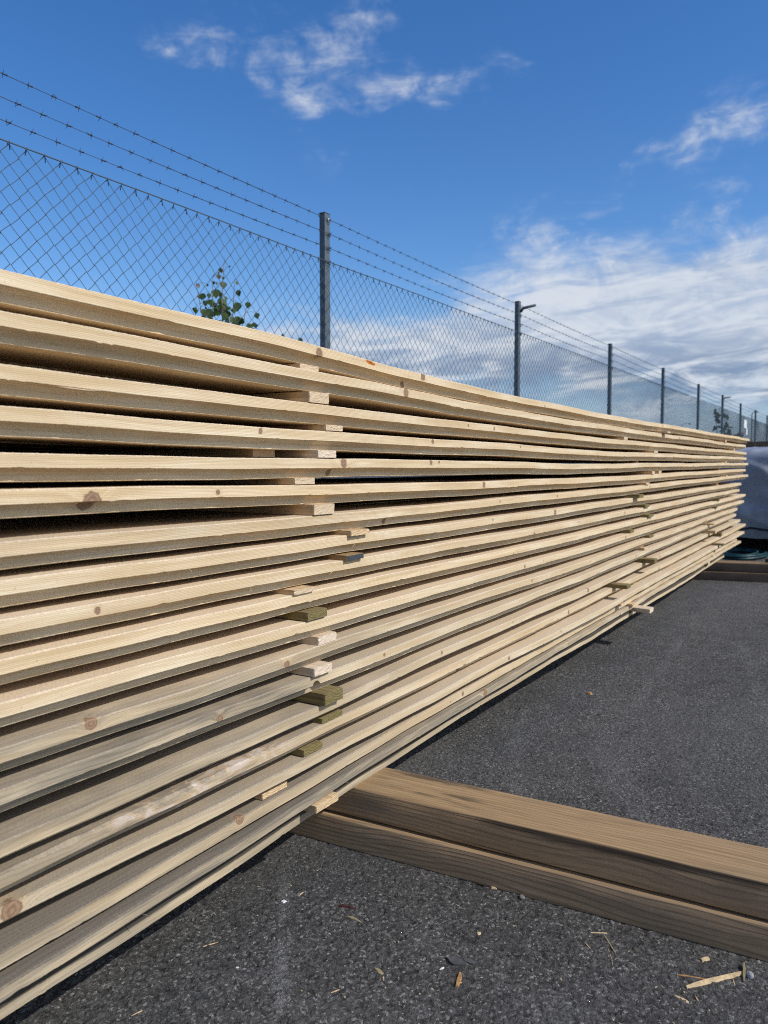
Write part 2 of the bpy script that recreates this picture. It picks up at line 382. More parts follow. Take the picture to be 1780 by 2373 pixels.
def board_mesh(name, i, X, prof, rest_w, jag, front):
    zt = smooth_path(LAY[i], X)
    yo = (smooth_path(YC[i], X) - YF) if i in YC else np.zeros_like(X)
    n = len(X); k = len(prof)
    pr = np.array(prof)
    V = np.zeros((n, k, 3)); Rr = np.zeros((n, k, 3))
    if front:
        q_ = np.random.default_rng(900 + i)
        for wl, az_, ay_ in ((2.3, .0016, .0022), (.9, .0008, .0016), (.33, .0003, .0007)):
            zt = zt + az_ * np.sin(X * 6.283 / wl + q_.uniform(0, 6.28)); yo = yo + ay_ * np.sin(X * 6.283 / wl * 1.13 + q_.uniform(0, 6.28))
    V[:, :, 0] = X[:, None]; V[:, :, 1] = pr[None, :, 0] + yo[:, None]; V[:, :, 2] = pr[None, :, 1] + zt[:, None]
    Rr[:, :, 0] = X[:, None]; Rr[:, :, 1] = pr[None, :, 0]; Rr[:, :, 2] = pr[None, :, 1]
    if front:
        r = np.random.default_rng(100 + i)
        def sm(a, w):
            return np.convolve(a, np.ones(w) / w, 'same')
        lowf = sm(r.normal(size=n), 40) * 2.5
        for j in (0, 1): V[:, j, 2] += r.normal(size=n) * .00016; V[:, j, 1] += r.normal(size=n) * .00014
        tear = np.clip(sm(r.normal(size=n), 9) * 3 - .35, 0, 2)         # torn fibres along the lower lip
        saw = (np.cumsum(r.random(n) * .25) % 1.0)
        burst = np.clip(sm(r.normal(size=n), 160) * 9 - .2, 0, 1)
        dz = (-tear * (.3 + .7 * saw) * .0017 * jag * burst - np.abs(r.normal(size=n)) * .00018)
        for j in (2, 3): V[:, j, 2] += dz
        nick = np.zeros(n)
        for _ in range(14):
            xc_ = r.uniform(.6, 4.5); wd_ = r.uniform(.004, .014); nick += np.clip(1 - np.abs(X - xc_) / wd_, 0, 1) * r.uniform(.0006, .0019) * (.5 if r.random() < .6 else 1)
        V[:, 2, 2] += nick; V[:, 3, 2] += nick; V[:, 2, 1] += nick * .4
        V[:, 2, 1] += lowf * .0001; V[:, 1, 1] += lowf * .0001
        if len(prof) > 9:
            dz2 = -np.abs(r.normal(size=n)) * .00012 * jag
            for j in (7, 8): V[:, j, 2] += dz2
        if i == 12:                                                     # an open knot hole in the lip's lower edge
            u = (X - 1.352) / .0125; up = np.sqrt(np.clip(1 - u * u, 0, 1)) * .0095
            for j in (2, 3, 4): V[:, j, 2] += up
        if i == 14:                                                     # wane eats into the upper arris
            w = np.clip(sm(r.normal(size=n), 30) * 3, 0, 1.2) * np.clip((1.45 - X) / .4, 0, 1)
            V[:, 1, 2] -= w * .006; V[:, 0, 1] += w * .004
    me = bpy.data.meshes.new(name)
    a = np.arange(n - 1)[:, None] * k; b = np.arange(k)[None, :]; b2 = (np.arange(k)[None, :] + 1) % k
    F = np.stack([a + b, a + k + b, a + k + b2, a + b2], -1).reshape(-1, 4).tolist()
    F += [tuple(range(k)), tuple((n - 1) * k + q for q in range(k - 1, -1, -1))]
    me.from_pydata(V.reshape(-1, 3).tolist(), [], F)
    at = me.attributes.new('rest', 'FLOAT_VECTOR', 'POINT'); at.data.foreach_set('vector', Rr.reshape(-1).astype(np.float32))
    me.update()
    return me
BL = [
 "topmost front board of the lumber stack, pale with an orange resin streak",
 "second board from the top of the stack, swirled pale grain at its near end",
 "third board from the top, a loose pale splinter hanging off its lip",
 "fourth board from the top, dark flecks on its lower band above a black gap",
 "fifth board from the top, nearly level with the eye, round knot beside the spacers",
 "sixth board from the top, carrying the biggest brown knot near its left end",
 "seventh board from the top, greenish grey tinge at its left end under the big knot",
 "eighth board from the top, torn fibres along its lower lip edge",
 "ninth board from the top, stepped ragged lower edge and one small dark knot",
 "tenth board from the top, clean and pale above the dark olive spacer",
 "eleventh board from the top, clean pale lip just under the dark olive spacer",
 "twelfth board from the top, reddish knot on its upper edge and greying left end",
 "thirteenth board from the top, grey weathered with a small open knot hole",
 "fourteenth board from the top, broad grey brown face under the biggest olive spacer",
 "fifteenth board from the top, bark scars and pale pink patches along its edge",
 "sixteenth board from the top, yellowish with a large pinkish knot at its left end",
 "third board from the bottom of the stack, straw coloured with a small knot",
 "second board from the bottom of the stack, silvery grey and weathered",
 "lowest board of the stack, thin and brown, resting on the bearer beams"]
XS_F = np.concatenate([np.arange(X0, .45, .03), np.arange(.45, 3.0, .0035), np.arange(3.0, 5.2, .012)])
for i in range(19):
    t = THK[i]; l = .0215; dp = .022; W = .19
    if t > .033:
        prof = [(.0026, 0), (0, -.0020), (0, -l + .0006), (.0012, -l), (.011, -l - .0012), (.0175, -l - .0040), (dp, -l - .0095), (dp - .0008, -t + .001), (dp + .0006, -t), (W, -t), (W, 0)]
    else:
        prof = [(.0026, 0), (0, -.0020), (0, -t + .0012), (.0014, -t), (.03, -t), (.06, -t), (W, -t), (W, 0)]
    Xs = np.concatenate([XS_F, np.arange(5.2, LEN[i] - .05, .05), [LEN[i]]])
    me = board_mesh('timber_board', i, Xs, prof, W, {7: 1.8, 8: 1.6, 6: 1.1}.get(i, .9), True)
    tone = .90 + .17 * rng.random()
    if i >= 15: tone *= .92
    warm = rng.random() * .04 - .01
    mt = wood_mat('sawn_board', base=(.71 * tone, (.578 - warm) * tone, (.378 - warm * 1.5) * tone), knots=KN.get(i, ()),
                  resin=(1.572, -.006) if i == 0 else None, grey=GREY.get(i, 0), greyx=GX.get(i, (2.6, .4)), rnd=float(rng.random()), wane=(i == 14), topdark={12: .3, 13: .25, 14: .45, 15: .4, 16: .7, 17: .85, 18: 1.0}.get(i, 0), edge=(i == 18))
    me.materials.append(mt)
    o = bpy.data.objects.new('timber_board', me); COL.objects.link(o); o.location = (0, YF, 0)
    tag(o, BL[i], 'board', 'front boards of the lumber stack')
    if i == 2:
        sp = MB(); sp.tube([(.725, -.0012, 1.0655), (.745, -.003, 1.0640), (.775, -.0022, 1.0635), (.80, -.0008, 1.0650)], [.0003, .0011, .0010, .0004], 5)
        sp.build('splinter', mt, o)
    for q in range({7: 4, 8: 2, 12: 1, 17: 2}.get(i, 0)):          # a few loose fibres on torn edges
        rr = np.random.default_rng(i * 10 + q); fb = MB()
        xx = .75 + rr.random() * .9; zz = zlay(i, xx) - (l if i < 14 else t) + .001; yy = ylay(i, xx) - YF
        dx = (rr.random() - .5) * .04; L_ = .005 + rr.random() * .008
        fb.tube([(xx, yy, zz), (xx + dx * .5, yy - L_ * .6, zz - L_ * .3), (xx + dx, yy - L_ * .8, zz - L_)], [.0005, .0004, .00012], 4)
        fb.build('splinter', mt, o)
# boards buried behind the front row
mback = wood_mat('sawn_board_back', rnd=.77)
XS_B = np.concatenate([np.arange(X0, 8, .4), [7.9]])
proto = {}
for i in range(19):
    for q in range(1, 5):
        t = THK[i]
        if i not in proto:
            me = board_mesh('stacked_board', i, XS_B, [(0, 0), (0, -t), (.186, -t), (.186, 0)], .186, 0, False); me.materials.append(mback); proto[i] = me
        o = bpy.data.objects.new('stacked_board', proto[i]); COL.objects.link(o)
        o.location = (rng.uniform(-.05, .05), YF + .192 * q + .006, -.001 * q)
        tag(o, "pale sawn board lying behind the front boards, deep inside the stack", 'board', 'boards inside the stack')

# ------------------------------------------------------------------ spacer sticks
MS = {'pale': spacer_mat('spacer_pale', (.60, .45, .27), (.44, .29, .15), (.66, .53, .36), (.42, .29, .17)),
      'white': spacer_mat('spacer_white', (.64, .53, .39), (.50, .38, .26), (.70, .59, .45), (.52, .40, .28)),
      'olive': spacer_mat('spacer_olive', (.24, .19, .085), (.14, .105, .045), (.23, .185, .075), (.075, .06, .024)),
      'dark': spacer_mat('spacer_dark', (.36, .25, .12), (.24, .15, .07), (.07, .08, .085), (.03, .035, .04)),
      'orange': spacer_mat('spacer_orange', (.58, .43, .26), (.42, .28, .14), (.66, .50, .30), (.40, .26, .13))}
WORD = {'pale': 'pale', 'white': 'whitish', 'olive': 'olive green treated', 'dark': 'dark ended', 'orange': 'straw coloured'}
ORD = ['', 'topmost', 'second', 'third', 'fourth', 'fifth', 'sixth', 'seventh', 'eighth', 'ninth', 'tenth', 'eleventh', 'twelfth', 'thirteenth', 'fourteenth', 'fifteenth', 'sixteenth', 'seventeenth', 'eighteenth', 'lowest']
ROW1 = [(1, 1.309, 1.375, -.006, 'pale'), (2, 1.333, 1.404, 0, 'pale'), (3, 1.392, 1.457, 0, 'pale'), (4, 1.363, 1.431, 0, 'white'), (4, 1.22, 1.29, -.06, 'pale'), (5, 1.281, 1.351, 0, 'pale'),
        (6, 1.34, 1.415, .006, 'pale'), (7, 1.473, 1.549, .012, 'orange'), (8, 1.458, 1.528, .010, 'dark'), (9, 1.272, 1.341, .004, 'pale'), (10, 1.318, 1.388, .004, 'olive'),
        (11, 1.363, 1.432, -.002, 'white'), (12, 1.332, 1.397, .011, 'white'), (13, 1.358, 1.425, .020, 'olive'), (14, 1.373, 1.452, 0, 'olive'), (15, 1.312, 1.38, -.008, 'olive'),
        (16, 1.183, 1.263, -.013, 'orange'), (17, 1.30, 1.37, -.03, 'pale'), (18, 1.331, 1.415, .046, 'orange')]
ROW2 = [(1, 4.65, 4.729, .03, 'pale', 0), (2, 3.84, 3.904, 0, 'pale', 0), (3, 4.441, 4.532, .005, 'pale', 0), (4, 4.30, 4.37, -.06, 'pale', 0), (5, 4.411, 4.47, .005, 'pale', 0), (5, 4.591, 4.656, 0, 'orange', 0), (6, 4.286, 4.363, .003, 'orange', 0),
        (7, 4.037, 4.126, .03, 'olive', 0), (8, 4.247, 4.343, .01, 'olive', 0), (9, 4.333, 4.442, .01, 'olive', 0), (10, 3.986, 4.063, 0, 'olive', 0), (11, 4.396, 4.497, 0, 'olive', 0),
        (12, 4.289, 4.356, 0, 'pale', 0), (13, 4.261, 4.332, .06, 'olive', .12), (14, 3.68, 3.745, .07, 'olive', .05), (15, 4.2, 4.27, -.06, 'pale', 0), (16, 3.766, 3.84, .03, 'pale', 0), (17, 4.0, 4.07, .02, 'orange', 0), (18, 4.08, 4.16, .11, 'white', .2)]
ROW3 = [(1, 6.88, 6.95, .01, 'orange'), (2, 7.42, 7.49, 0, 'orange'), (3, 6.9, 6.97, -.05, 'pale'), (4, 6.99, 7.06, 0, 'orange'), (5, 7.0, 7.07, -.05, 'pale'), (6, 7.05, 7.12, 0, 'pale'), (7, 6.9, 6.97, -.05, 'pale'), (8, 6.7, 6.77, -.05, 'olive'), (9, 6.62, 6.69, .01, 'olive'), (10, 6.51, 6.58, .01, 'olive'),
        (11, 6.5, 6.57, -.05, 'pale'), (12, 6.24, 6.31, .04, 'orange'), (13, 6.25, 6.32, .05, 'orange'), (14, 6.78, 6.85, .01, 'olive'), (15, 6.57, 6.64, .04, 'olive'), (16, 6.6, 6.67, -.05, 'pale'), (17, 6.52, 6.59, 0, 'pale'), (18, 6.30, 6.37, .02, 'pale')]
seen = set()
def spacer(g, xa, xb, p, kind, colname, skew=0.0, extra=''):
    xc = (xa + xb) / 2; w = xb - xa
    zb = max(zlay(g, xa), zlay(g, xb)) + .0004; ztop = min(zlay(g - 1, xa), zlay(g - 1, xb)) - THK[g - 1] - .0006
    t = max(ztop - zb, .007)
    if (g, round(xa, 2)) == (18, 1.33): t = min(t, .0165)
    y0 = YF if g not in YC else ylay(g, xc)
    L = .9
    mb = MB(); r = np.random.default_rng(int(xc * 1000) + g)
    nx, nz = 9, 4                                           # a sawn end with a little roughness
    vs = []; fs = []
    for j, yy in enumerate((0.0, .004, .05, L)):
        for a in range(nz + 1):
            for b in range(nx + 1):
                jj = r.normal() * (.0004 if j == 0 else .0001)
                ex = -.0007 if (j == 0) else 0
                vs.append(((b / nx - .5) * (w + 2 * ex) + r.normal() * .00006 + skew * yy, yy + jj, (a / nz) * (t + 2 * ex) - ex + (.0 if a in (0, nz) else r.normal() * .0002)))
    S = (nx + 1) * (nz + 1); I = lambda j, a, b: j * S + a * (nx + 1) + b
    for a in range(nz):
        for b in range(nx):
            fs.append((I(0, a, b), I(0, a, b + 1), I(0, a + 1, b + 1), I(0, a + 1, b)))
            fs.append((I(3, a, b), I(3, a + 1, b), I(3, a + 1, b + 1), I(3, a, b + 1)))
    for j in range(3):
        for b in range(nx):
            fs.append((I(j, 0, b), I(j + 1, 0, b), I(j + 1, 0, b + 1), I(j, 0, b + 1)))
            fs.append((I(j, nz, b), I(j, nz, b + 1), I(j + 1, nz, b + 1), I(j + 1, nz, b)))
        for a in range(nz):
            fs.append((I(j, a, 0), I(j, a + 1, 0), I(j + 1, a + 1, 0), I(j + 1, a, 0)))
            fs.append((I(j, a, nx), I(j + 1, a, nx), I(j + 1, a + 1, nx), I(j, a + 1, nx)))
    mb.add(vs, fs)
    o = mb.build('wood_spacer', MS[kind], None, (xc, y0 - p, zb))
    lab = "%s%s spacer in the %s column, resting on the %s board" % (WORD[kind], extra, colname, ORD[g + 1] + ('' if g in (0, 18) else ' from top'))
    if lab in seen: lab = lab.replace(' spacer', ' extra spacer')
    seen.add(lab)
    tag(o, lab, 'spacer', 'spacer sticks between the board layers')
for g, a, b, p, k in ROW1: spacer(g, a, b, p, k, 'nearest', extra=' set back' if p < -.05 else '')
for g, a, b, p, k, s in ROW2: spacer(g, a, b, p, k, 'middle', s, extra=' jutting' if p > .05 else (' set back' if p < -.05 else ''))
for g, a, b, p, k in ROW3: spacer(g, a, b, p, k, 'farthest')

# ------------------------------------------------------------------ bearer beams
def bearer(p0, p1, z0, h, w, mat, label, ext0=.9, ext1=.55):
    d = Vector((p1[0] - p0[0], p1[1] - p0[1], 0)); L = d.length; d.normalize()
    # local: y runs from the visible end (-Y) to under the stack; x across, z up
    a = Vector(p1 + (0,)) + d * ext1; b = Vector(p0 + (0,)) - d * ext0
    ln = (b - a).length; yd = (b - a).normalized()
    ang = math.atan2(yd.y, yd.x) - math.pi / 2
    n = 90; vs = []; fs = []; r = np.random.default_rng(int(z0 * 1000) + int(p0[0] * 10))
    rad = .0055
    ring = []
    for cx, cz, a0 in ((w - rad, h - rad, 0), (rad, h - rad, 90), (rad, rad, 180), (w - rad, rad, 270)):
        for q in (0, 30, 60, 90):
            t = R(a0 + q); ring.append((cx + rad * math.cos(t), cz + rad * math.sin(t)))
    k = len(ring)
    for i in range(n + 1):
        yy = ln * i / n; wob = .0012 * math.sin(yy * 3.1 + z0 * 40)
        for (rx, rz) in ring:
            vs.append((rx - w / 2 + wob + r.normal() * .0002, yy, rz - h / 2 + r.normal() * .0002))
    for i in range(n):
        for q in range(k):
            fs.append((i * k + q, i * k + (q + 1) % k, (i + 1) * k + (q + 1) % k, (i + 1) * k + q))
    fs.append(tuple(range(k - 1, -1, -1))); fs.append(tuple(n * k + q for q in range(k)))
    mb = MB(); mb.add(vs, fs)
    mb.sm = [True] * (len(fs) - 2) + [False] * 2
    xd = Vector((yd.y, -yd.x, 0))
    o = mb.build('bearer_beam', mat, None, tuple(a + xd * (w / 2) + Vector((0, 0, z0 + h / 2))), (0, 0, ang))
    return tag(o, label, 'beam', 'bearer beams under the stack')
HB = .0765
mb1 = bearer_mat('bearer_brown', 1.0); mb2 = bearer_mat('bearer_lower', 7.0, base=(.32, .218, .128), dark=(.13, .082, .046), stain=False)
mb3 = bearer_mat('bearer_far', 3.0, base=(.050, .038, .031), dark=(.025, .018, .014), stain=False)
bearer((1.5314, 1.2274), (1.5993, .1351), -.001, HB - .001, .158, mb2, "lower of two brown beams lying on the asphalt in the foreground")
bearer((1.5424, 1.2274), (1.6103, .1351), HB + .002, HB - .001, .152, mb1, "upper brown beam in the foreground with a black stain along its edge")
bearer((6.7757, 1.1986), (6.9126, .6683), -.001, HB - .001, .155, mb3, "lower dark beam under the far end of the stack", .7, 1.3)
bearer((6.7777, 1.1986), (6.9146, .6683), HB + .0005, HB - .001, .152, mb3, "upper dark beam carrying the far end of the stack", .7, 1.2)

# ------------------------------------------------------------------ ground
def axis(dense, outer):
    return np.array(sorted(set(np.round(np.concatenate([dense, outer]), 5))))
gx = axis(np.concatenate([np.arange(.6, 2.4, .0042), np.arange(2.4, 4.2, .012), np.arange(4.2, 12, .1)]), np.array([-400, -150, -60, -20, -8, -4, -2, -1, -.5, 0, .3, 12.5, 14, 17, 22, 30, 45, 70, 110, 180, 300, 600]))
gy = axis(np.concatenate([np.arange(.05, 1.32, .0042), np.arange(-.9, .05, .012), np.arange(1.32, 1.6, .02)]), np.array([-400, -150, -60, -25, -12, -6, -4, -3, -2, -1.5, -1.1, 1.8, 2.2, 3, 4, 6, 9, 14, 25, 60, 150, 400]))
nx_, ny_ = len(gx), len(gy)
V = np.zeros((nx_, ny_, 3)); V[:, :, 0] = gx[:, None]; V[:, :, 1] = gy[None, :]
me = bpy.data.meshes.new('asphalt_ground')
me.vertices.add(nx_ * ny_); me.vertices.foreach_set('co', V.reshape(-1).astype(np.float32))
a = (np.arange(nx_ - 1)[:, None] * ny_ + np.arange(ny_ - 1)[None, :]).reshape(-1)
Fq = np.stack([a, a + ny_, a + ny_ + 1, a + 1], -1).astype(np.int32)
me.loops.add(Fq.size); me.loops.foreach_set('vertex_index', Fq.reshape(-1))
me.polygons.add(len(Fq)); me.polygons.foreach_set('loop_start', np.arange(0, Fq.size, 4, dtype=np.int32))
me.polygons.foreach_set('use_smooth', np.ones(len(Fq), dtype=bool))
me.update(calc_edges=True); me.validate()
me.materials.append(asphalt_mat())
go = bpy.data.objects.new('asphalt_ground', me); COL.objects.link(go)
tag(go, kind='structure')

# ------------------------------------------------------------------ debris on the asphalt
chipA = plain('chip_pale', (.52, .39, .22), .8, var=.25, vs=120)
chipB = plain('chip_brown', (.36, .20, .08), .8, var=.3, vs=150)
chipG = plain('chip_olive', (.26, .22, .12), .8, var=.25, vs=120)
stoneM = plain('stone_grey', (.13, .128, .125), .85, var=.35, vs=200)
whiteM = plain('plastic_white', (.60, .61, .60), .5, var=.05, vs=60)
redM = plain('leaf_red', (.05, .014, .012), .6, var=.4, vs=80)
flakeM = plain('flake_grey', (.062, .062, .065), .8, var=.2, vs=90)
def sliver(name, x0, y0, x1, y1, w, h, mat, label, cat, z=0.0005, bow=.0, taper=(.35, .8, 1, .9, .3), lift=0.0):
    c = Vector(((x0 + x1) / 2, (y0 + y1) / 2, z)); d = Vector((x1 - x0, y1 - y0, 0)); L = d.length
    r = np.random.default_rng(int(abs(x0 * 997 + y0 * 1009) * 100)); n = len(taper)
    vs = []; fs = []
    for i, t in enumerate(taper):
        xx = (i / (n - 1) - .5) * L; b = bow * (1 - (2 * i / (n - 1) - 1) ** 2) + r.normal() * w * .06
        zl = lift * i / (n - 1)
        for sx, sz in ((-1, 0.0), (1, 0.0), (.8, 1), (-.7, .85)):
            vs.append((xx, sx * w / 2 * t + b, zl + sz * h * (.5 + .5 * t)))
    for i in range(n - 1):
        for q in range(4): fs.append((i * 4 + q, i * 4 + (q + 1) % 4, i * 4 + 4 + (q + 1) % 4, i * 4 + 4 + q))
    fs += [(3, 2, 1, 0), tuple((n - 1) * 4 + q for q in range(4))]
    o = MB().add(vs, fs).build(name, mat, None, tuple(c), (0, 0, math.atan2(d.y, d.x)))
    return tag(o, label, cat, 'litter on the asphalt')
def stone(x, y, r0, mat, label, flat=.75):
    import bmesh
    bm = bmesh.new(); bmesh.ops.create_icosphere(bm, subdivisions=3, radius=r0); r = np.random.default_rng(int(x * 1000))
    for v in bm.verts:
        n = v.co.normalized(); k = 1
        for q in range(4):
            a = Vector(np.random.default_rng(q + int(x * 1000)).normal(size=3)).normalized()
            k -= .35 * max(0, n.dot(a) - .55)
        v.co *= k * (1 + r.normal() * .015)
        v.co.z *= flat
    me = bpy.data.meshes.new('stone'); bm.to_mesh(me); bm.free(); me.materials.append(mat)
    o = bpy.data.objects.new('stone', me); COL.objects.link(o); o.location = (x, y, r0 * flat * .7 - .001)
    return tag(o, label, 'stone', 'litter on the asphalt')
sliver('wood_sliver', 1.442, .253, 1.541, .170, .0085, .005, chipA, "longest pale wood sliver lying near the foreground beam's right end", 'wood chip', .001, .001, (.5, .9, 1, 1, .95, .9, .8))
sliver('wood_sliver', 1.565, .173, 1.512, .167, .0055, .003, chipG, "short olive sliver lying crosswise over the longest wood sliver", 'wood chip', .0075, .0005, (.4, 1, 1, .7, .25), -.004)
sliver('wood_sliver', 1.471, .275, 1.486, .222, .0035, .0025, chipB, "thin orange brown sliver touching the longest sliver", 'wood chip', .001, .001, (.2, .9, .7, .6, .5))
sliver('wood_chip', 1.411, .268, 1.401, .238, .0085, .0018, chipA, "leaf shaped pale chip below the longest wood sliver", 'wood chip', .001, 0, (.1, .7, 1, .9, .2))
sliver('wood_chip', 1.538, .244, 1.551, .233, .0065, .005, chipA, "small blocky pale chip between the longest sliver and the beam", 'wood chip', .001, 0, (.9, 1, 1, .95))
sliver('wood_sliver', 1.428, .235, 1.415, .227, .0030, .0015, chipA, "tiny pale sliver just beyond the leaf shaped chip", 'wood chip', .001, 0, (.4, 1, .6))
sliver('wood_sliver', 1.514, .185, 1.496, .179, .0028, .0015, chipA, "tiny upright sliver under the longest sliver's right end", 'wood chip', .001, 0, (.4, 1, .6))
sliver('straw_stem', 1.521, .426, 1.472, .389, .0030, .002, chipG, "dull straw stem lying near the stones by the beam", 'straw', .001, .0012, (.6, 1, 1, .8, .5))
sliver('straw_stem', 1.515, .451, 1.530, .422, .0026, .002, chipA, "pale straw stem meeting the dull one at its tip", 'straw', .001, 0, (.7, 1, 1, .8))
sliver('straw_stem', 1.484, .408, 1.434, .384, .0013, .001, chipA, "hair thin straw lying left of the dull stem", 'straw', .001, .002, (.5, 1, 1, .5))
sliver('straw_stem', 1.478, .452, 1.463, .436, .0022, .0015, chipA, "short pale straw bit on the gritty patch", 'straw', .001, 0, (.5, 1, .6))
sliver('wood_chip', 1.261, .619, 1.223, .607, .0090, .005, chipB, "orange brown wood chip alone on the bare foreground asphalt", 'wood chip', .001, 0, (.5, .9, 1, .9, .7))
sliver('wood_chip', 1.189, .764, 1.182, .741, .0100, .002, chipG, "olive pointed chip on the bare asphalt, left of the orange chip", 'wood chip', .001, 0, (.15, .8, 1, .6))
sliver('wood_chip', 1.249, .656, 1.260, .653, .0040, .002, whiteM, "small white chip beside the grey flake", 'chip', .001, 0, (.4, 1, .7))
sliver('wood_chip', 1.387, .643, 1.397, .641, .0060, .003, chipA, "cream oval chip midway between grey flake and beam", 'wood chip', .001, 0, (.4, 1, .9, .4))
sliver('plastic_scrap', 1.2675, 1.051, 1.2765, 1.050, .0095, .003, whiteM, "square white scrap on the asphalt near the stack", 'scrap', .001, 0, (.95, 1, 1))
sliver('paint_flake', 1.048, .986, 1.055, .982, .0055, .002, whiteM, "tiny white flake on the asphalt nearest the frame bottom", 'flake', .001, 0, (.6, 1, .5))
sliver('straw_stem', 1.064, 1.086, 1.091, 1.070, .0022, .0015, chipA, "straw sliver lying left of the faint chalk line", 'straw', .001, .0008, (.3, 1, .8, .4))
sliver('straw_stem', .859, 1.050, .881, 1.044, .0022, .0015, chipA, "straw sliver near the lower left, beside the lowest board", 'straw', .001, 0, (.3, 1, .8, .4))
sliver('straw_stem', 1.308, 1.037, 1.331, 1.036, .0026, .0018, chipA, "forked straw sliver just right of the square white scrap", 'straw', .001, .002, (.3, 1, .8, .4))
sliver('straw_stem', 1.090, .793, 1.105, .785, .0022, .0012, chipA, "short straw sliver at the bottom centre of the asphalt", 'straw', .001, 0, (.3, 1, .5))
sliver('dry_leaf', 1.322, .940, 1.331, .905, .0100, .004, redM, "dark red curled leaf bit on the asphalt", 'leaf', .001, .002, (.3, 1, .5, .9, .1))
sliver('dry_leaf', 1.300, .902, 1.296, .862, .0070, .003, chipG, "dry olive leaf strip beside the dark red leaf", 'leaf', .001, .002, (.3, 1, .8, .5, .1))
sliver('dry_leaf', 3.132, .962, 3.141, .946, .0180, .010, chipB, "small brown leaf on the asphalt beyond the foreground beam", 'leaf', .001, 0, (.4, 1, .6))
sliver('seed_husk', 1.564, .694, 1.562, .679, .0080, .005, chipA, "pale husk touching the beam's bottom edge", 'husk', .001, 0, (.3, 1, .9, .3))
stone(1.560, .618, .0075, stoneM, "grey pebble against the bottom of the foreground beam")
stone(1.572, .424, .0060, stoneM, "small round pebble close to the beam beside the straw")
stone(1.539, .159, .0085, plain('stone_pale', (.25, .26, .28), .8, var=.2, vs=150), "pale bluish pebble at the tip of the longest sliver")
fk = MB(); rr = np.random.default_rng(5)
def blob(cx, cy, rx, ry, n=15):
    ps = [(cx + math.cos(2 * math.pi * k / n) * rx * (1 + rr.normal() * .18), cy + math.sin(2 * math.pi * k / n) * ry * (1 + rr.normal() * .18)) for k in range(n)]
    top = [(px, py, .003 + abs(rr.normal()) * .0012) for px, py in ps]; bot = [(px, py, .0) for px, py in ps]
    fs = [tuple(range(n)), tuple(range(2 * n - 1, n - 1, -1))] + [(k, n + k, n + (k + 1) % n, (k + 1) % n) for k in range(n)]
    fk.add(top + bot, fs)
blob(0, 0, .013, .017); blob(.012, -.022, .006, .012)
tag(fk.build('rubber_flake', flakeM, None, (1.288, .640, .001)), "crumpled grey flake lying flat on the bare asphalt", 'flake', 'litter on the asphalt')
# loose grit and sawdust nobody could count
gr = MB()
for q in range(1500):
    gxp = rng.uniform(.75, 2.3); gyp = rng.uniform(-.1, 1.3)
    if 1.50 < gxp < 1.80: continue
    s = rng.uniform(.0007, .0018); ang = rng.uniform(0, 6.28); el = rng.uniform(1, 4) if rng.random() < .3 else 1
    M = Matrix.Rotation(ang, 3, 'Z') @ Matrix.Rotation(rng.uniform(-.3, .3), 3, 'X')
    gr.box((gxp, gyp, s * .6), (s * 1.6 * el, s * 1.4, s * 1.1), M)
gm, T = newmat('grit'); P = T.n('TexCoord').outputs['Object']; cv = T.vor(P, 30)
T.out(T.mix(T.ss(T.sep(cv.outputs['Color'])[0], .45, .6), (.16, .16, .165), (.48, .38, .24)), .85)
tag(gr.build('sawdust_grit', gm), kind='stuff')

# ------------------------------------------------------------------ fence
FX = [.80 - 2.85, .80, 3.655, 6.52, 9.40, 12.20, 15.04, 17.75, 20.44, 23.28, 26.1, 28.9, 31.7]
postM = plain('post_paint', (.085, .108, .125), .45, .3, .5, .18, 30)
wireM = plain('wire_coating', (.060, .088, .102), .5, .2, .5, .1, 50)
barbM = plain('barb_wire', (.045, .05, .055), .5, .5, .5, .2, 60)
zincM = plain('zinc', (.45, .47, .48), .35, .9, .5, .15, 50)
fence = empty('chain_link_fence', (3.655, 2.68, 0))
tag(fence, "grey green chain link fence with three barbed wire strands behind the lumber", 'fence')
def rel(p): return (p[0] - 3.655, p[1] - 2.68, p[2])
HT = lambda X: 2.372 + max(0, X - 3.6) * .0025
YM = 2.68 - .026
hts = [2.338, 2.259, 2.180]
for k, X in enumerate(FX):
    h = HT(X); b = MB()
    n = 2
    b.box(rel((X, 2.68, h / 2 - .1)), (.050, .040, h + .2))
    p = bevel(b.build('post', postM, fence), .004, 2)
    c = MB(); c.box(rel((X, 2.68, h + .003)), (.053, .043, .006)); bevel(c.build('cap', postM, p), .002, 1)
    for q, zz in enumerate(hts + [2.102]):
        c = MB(); c.tube([rel((X + .006 + .012 * math.cos(a), YM + .001 - .006 * (1 if 0 < q < 9 else 1), zz - .004 + .012 * math.sin(a))) for a in np.linspace(0, 5.6, 9)], .0022, 5)
        c.build('clip', zincM if q == 0 else barbM, p)
    if k in (3, 7):
        a_ = MB(); a_.tube([rel((X + .01, YM + .004, h - .085)), rel((X + .012, YM - .02, h - .055)), rel((X + .014, YM - .135, h - .04))], [.013, .013, .011], 6)
        a_.build('bracket_arm', postM, p)
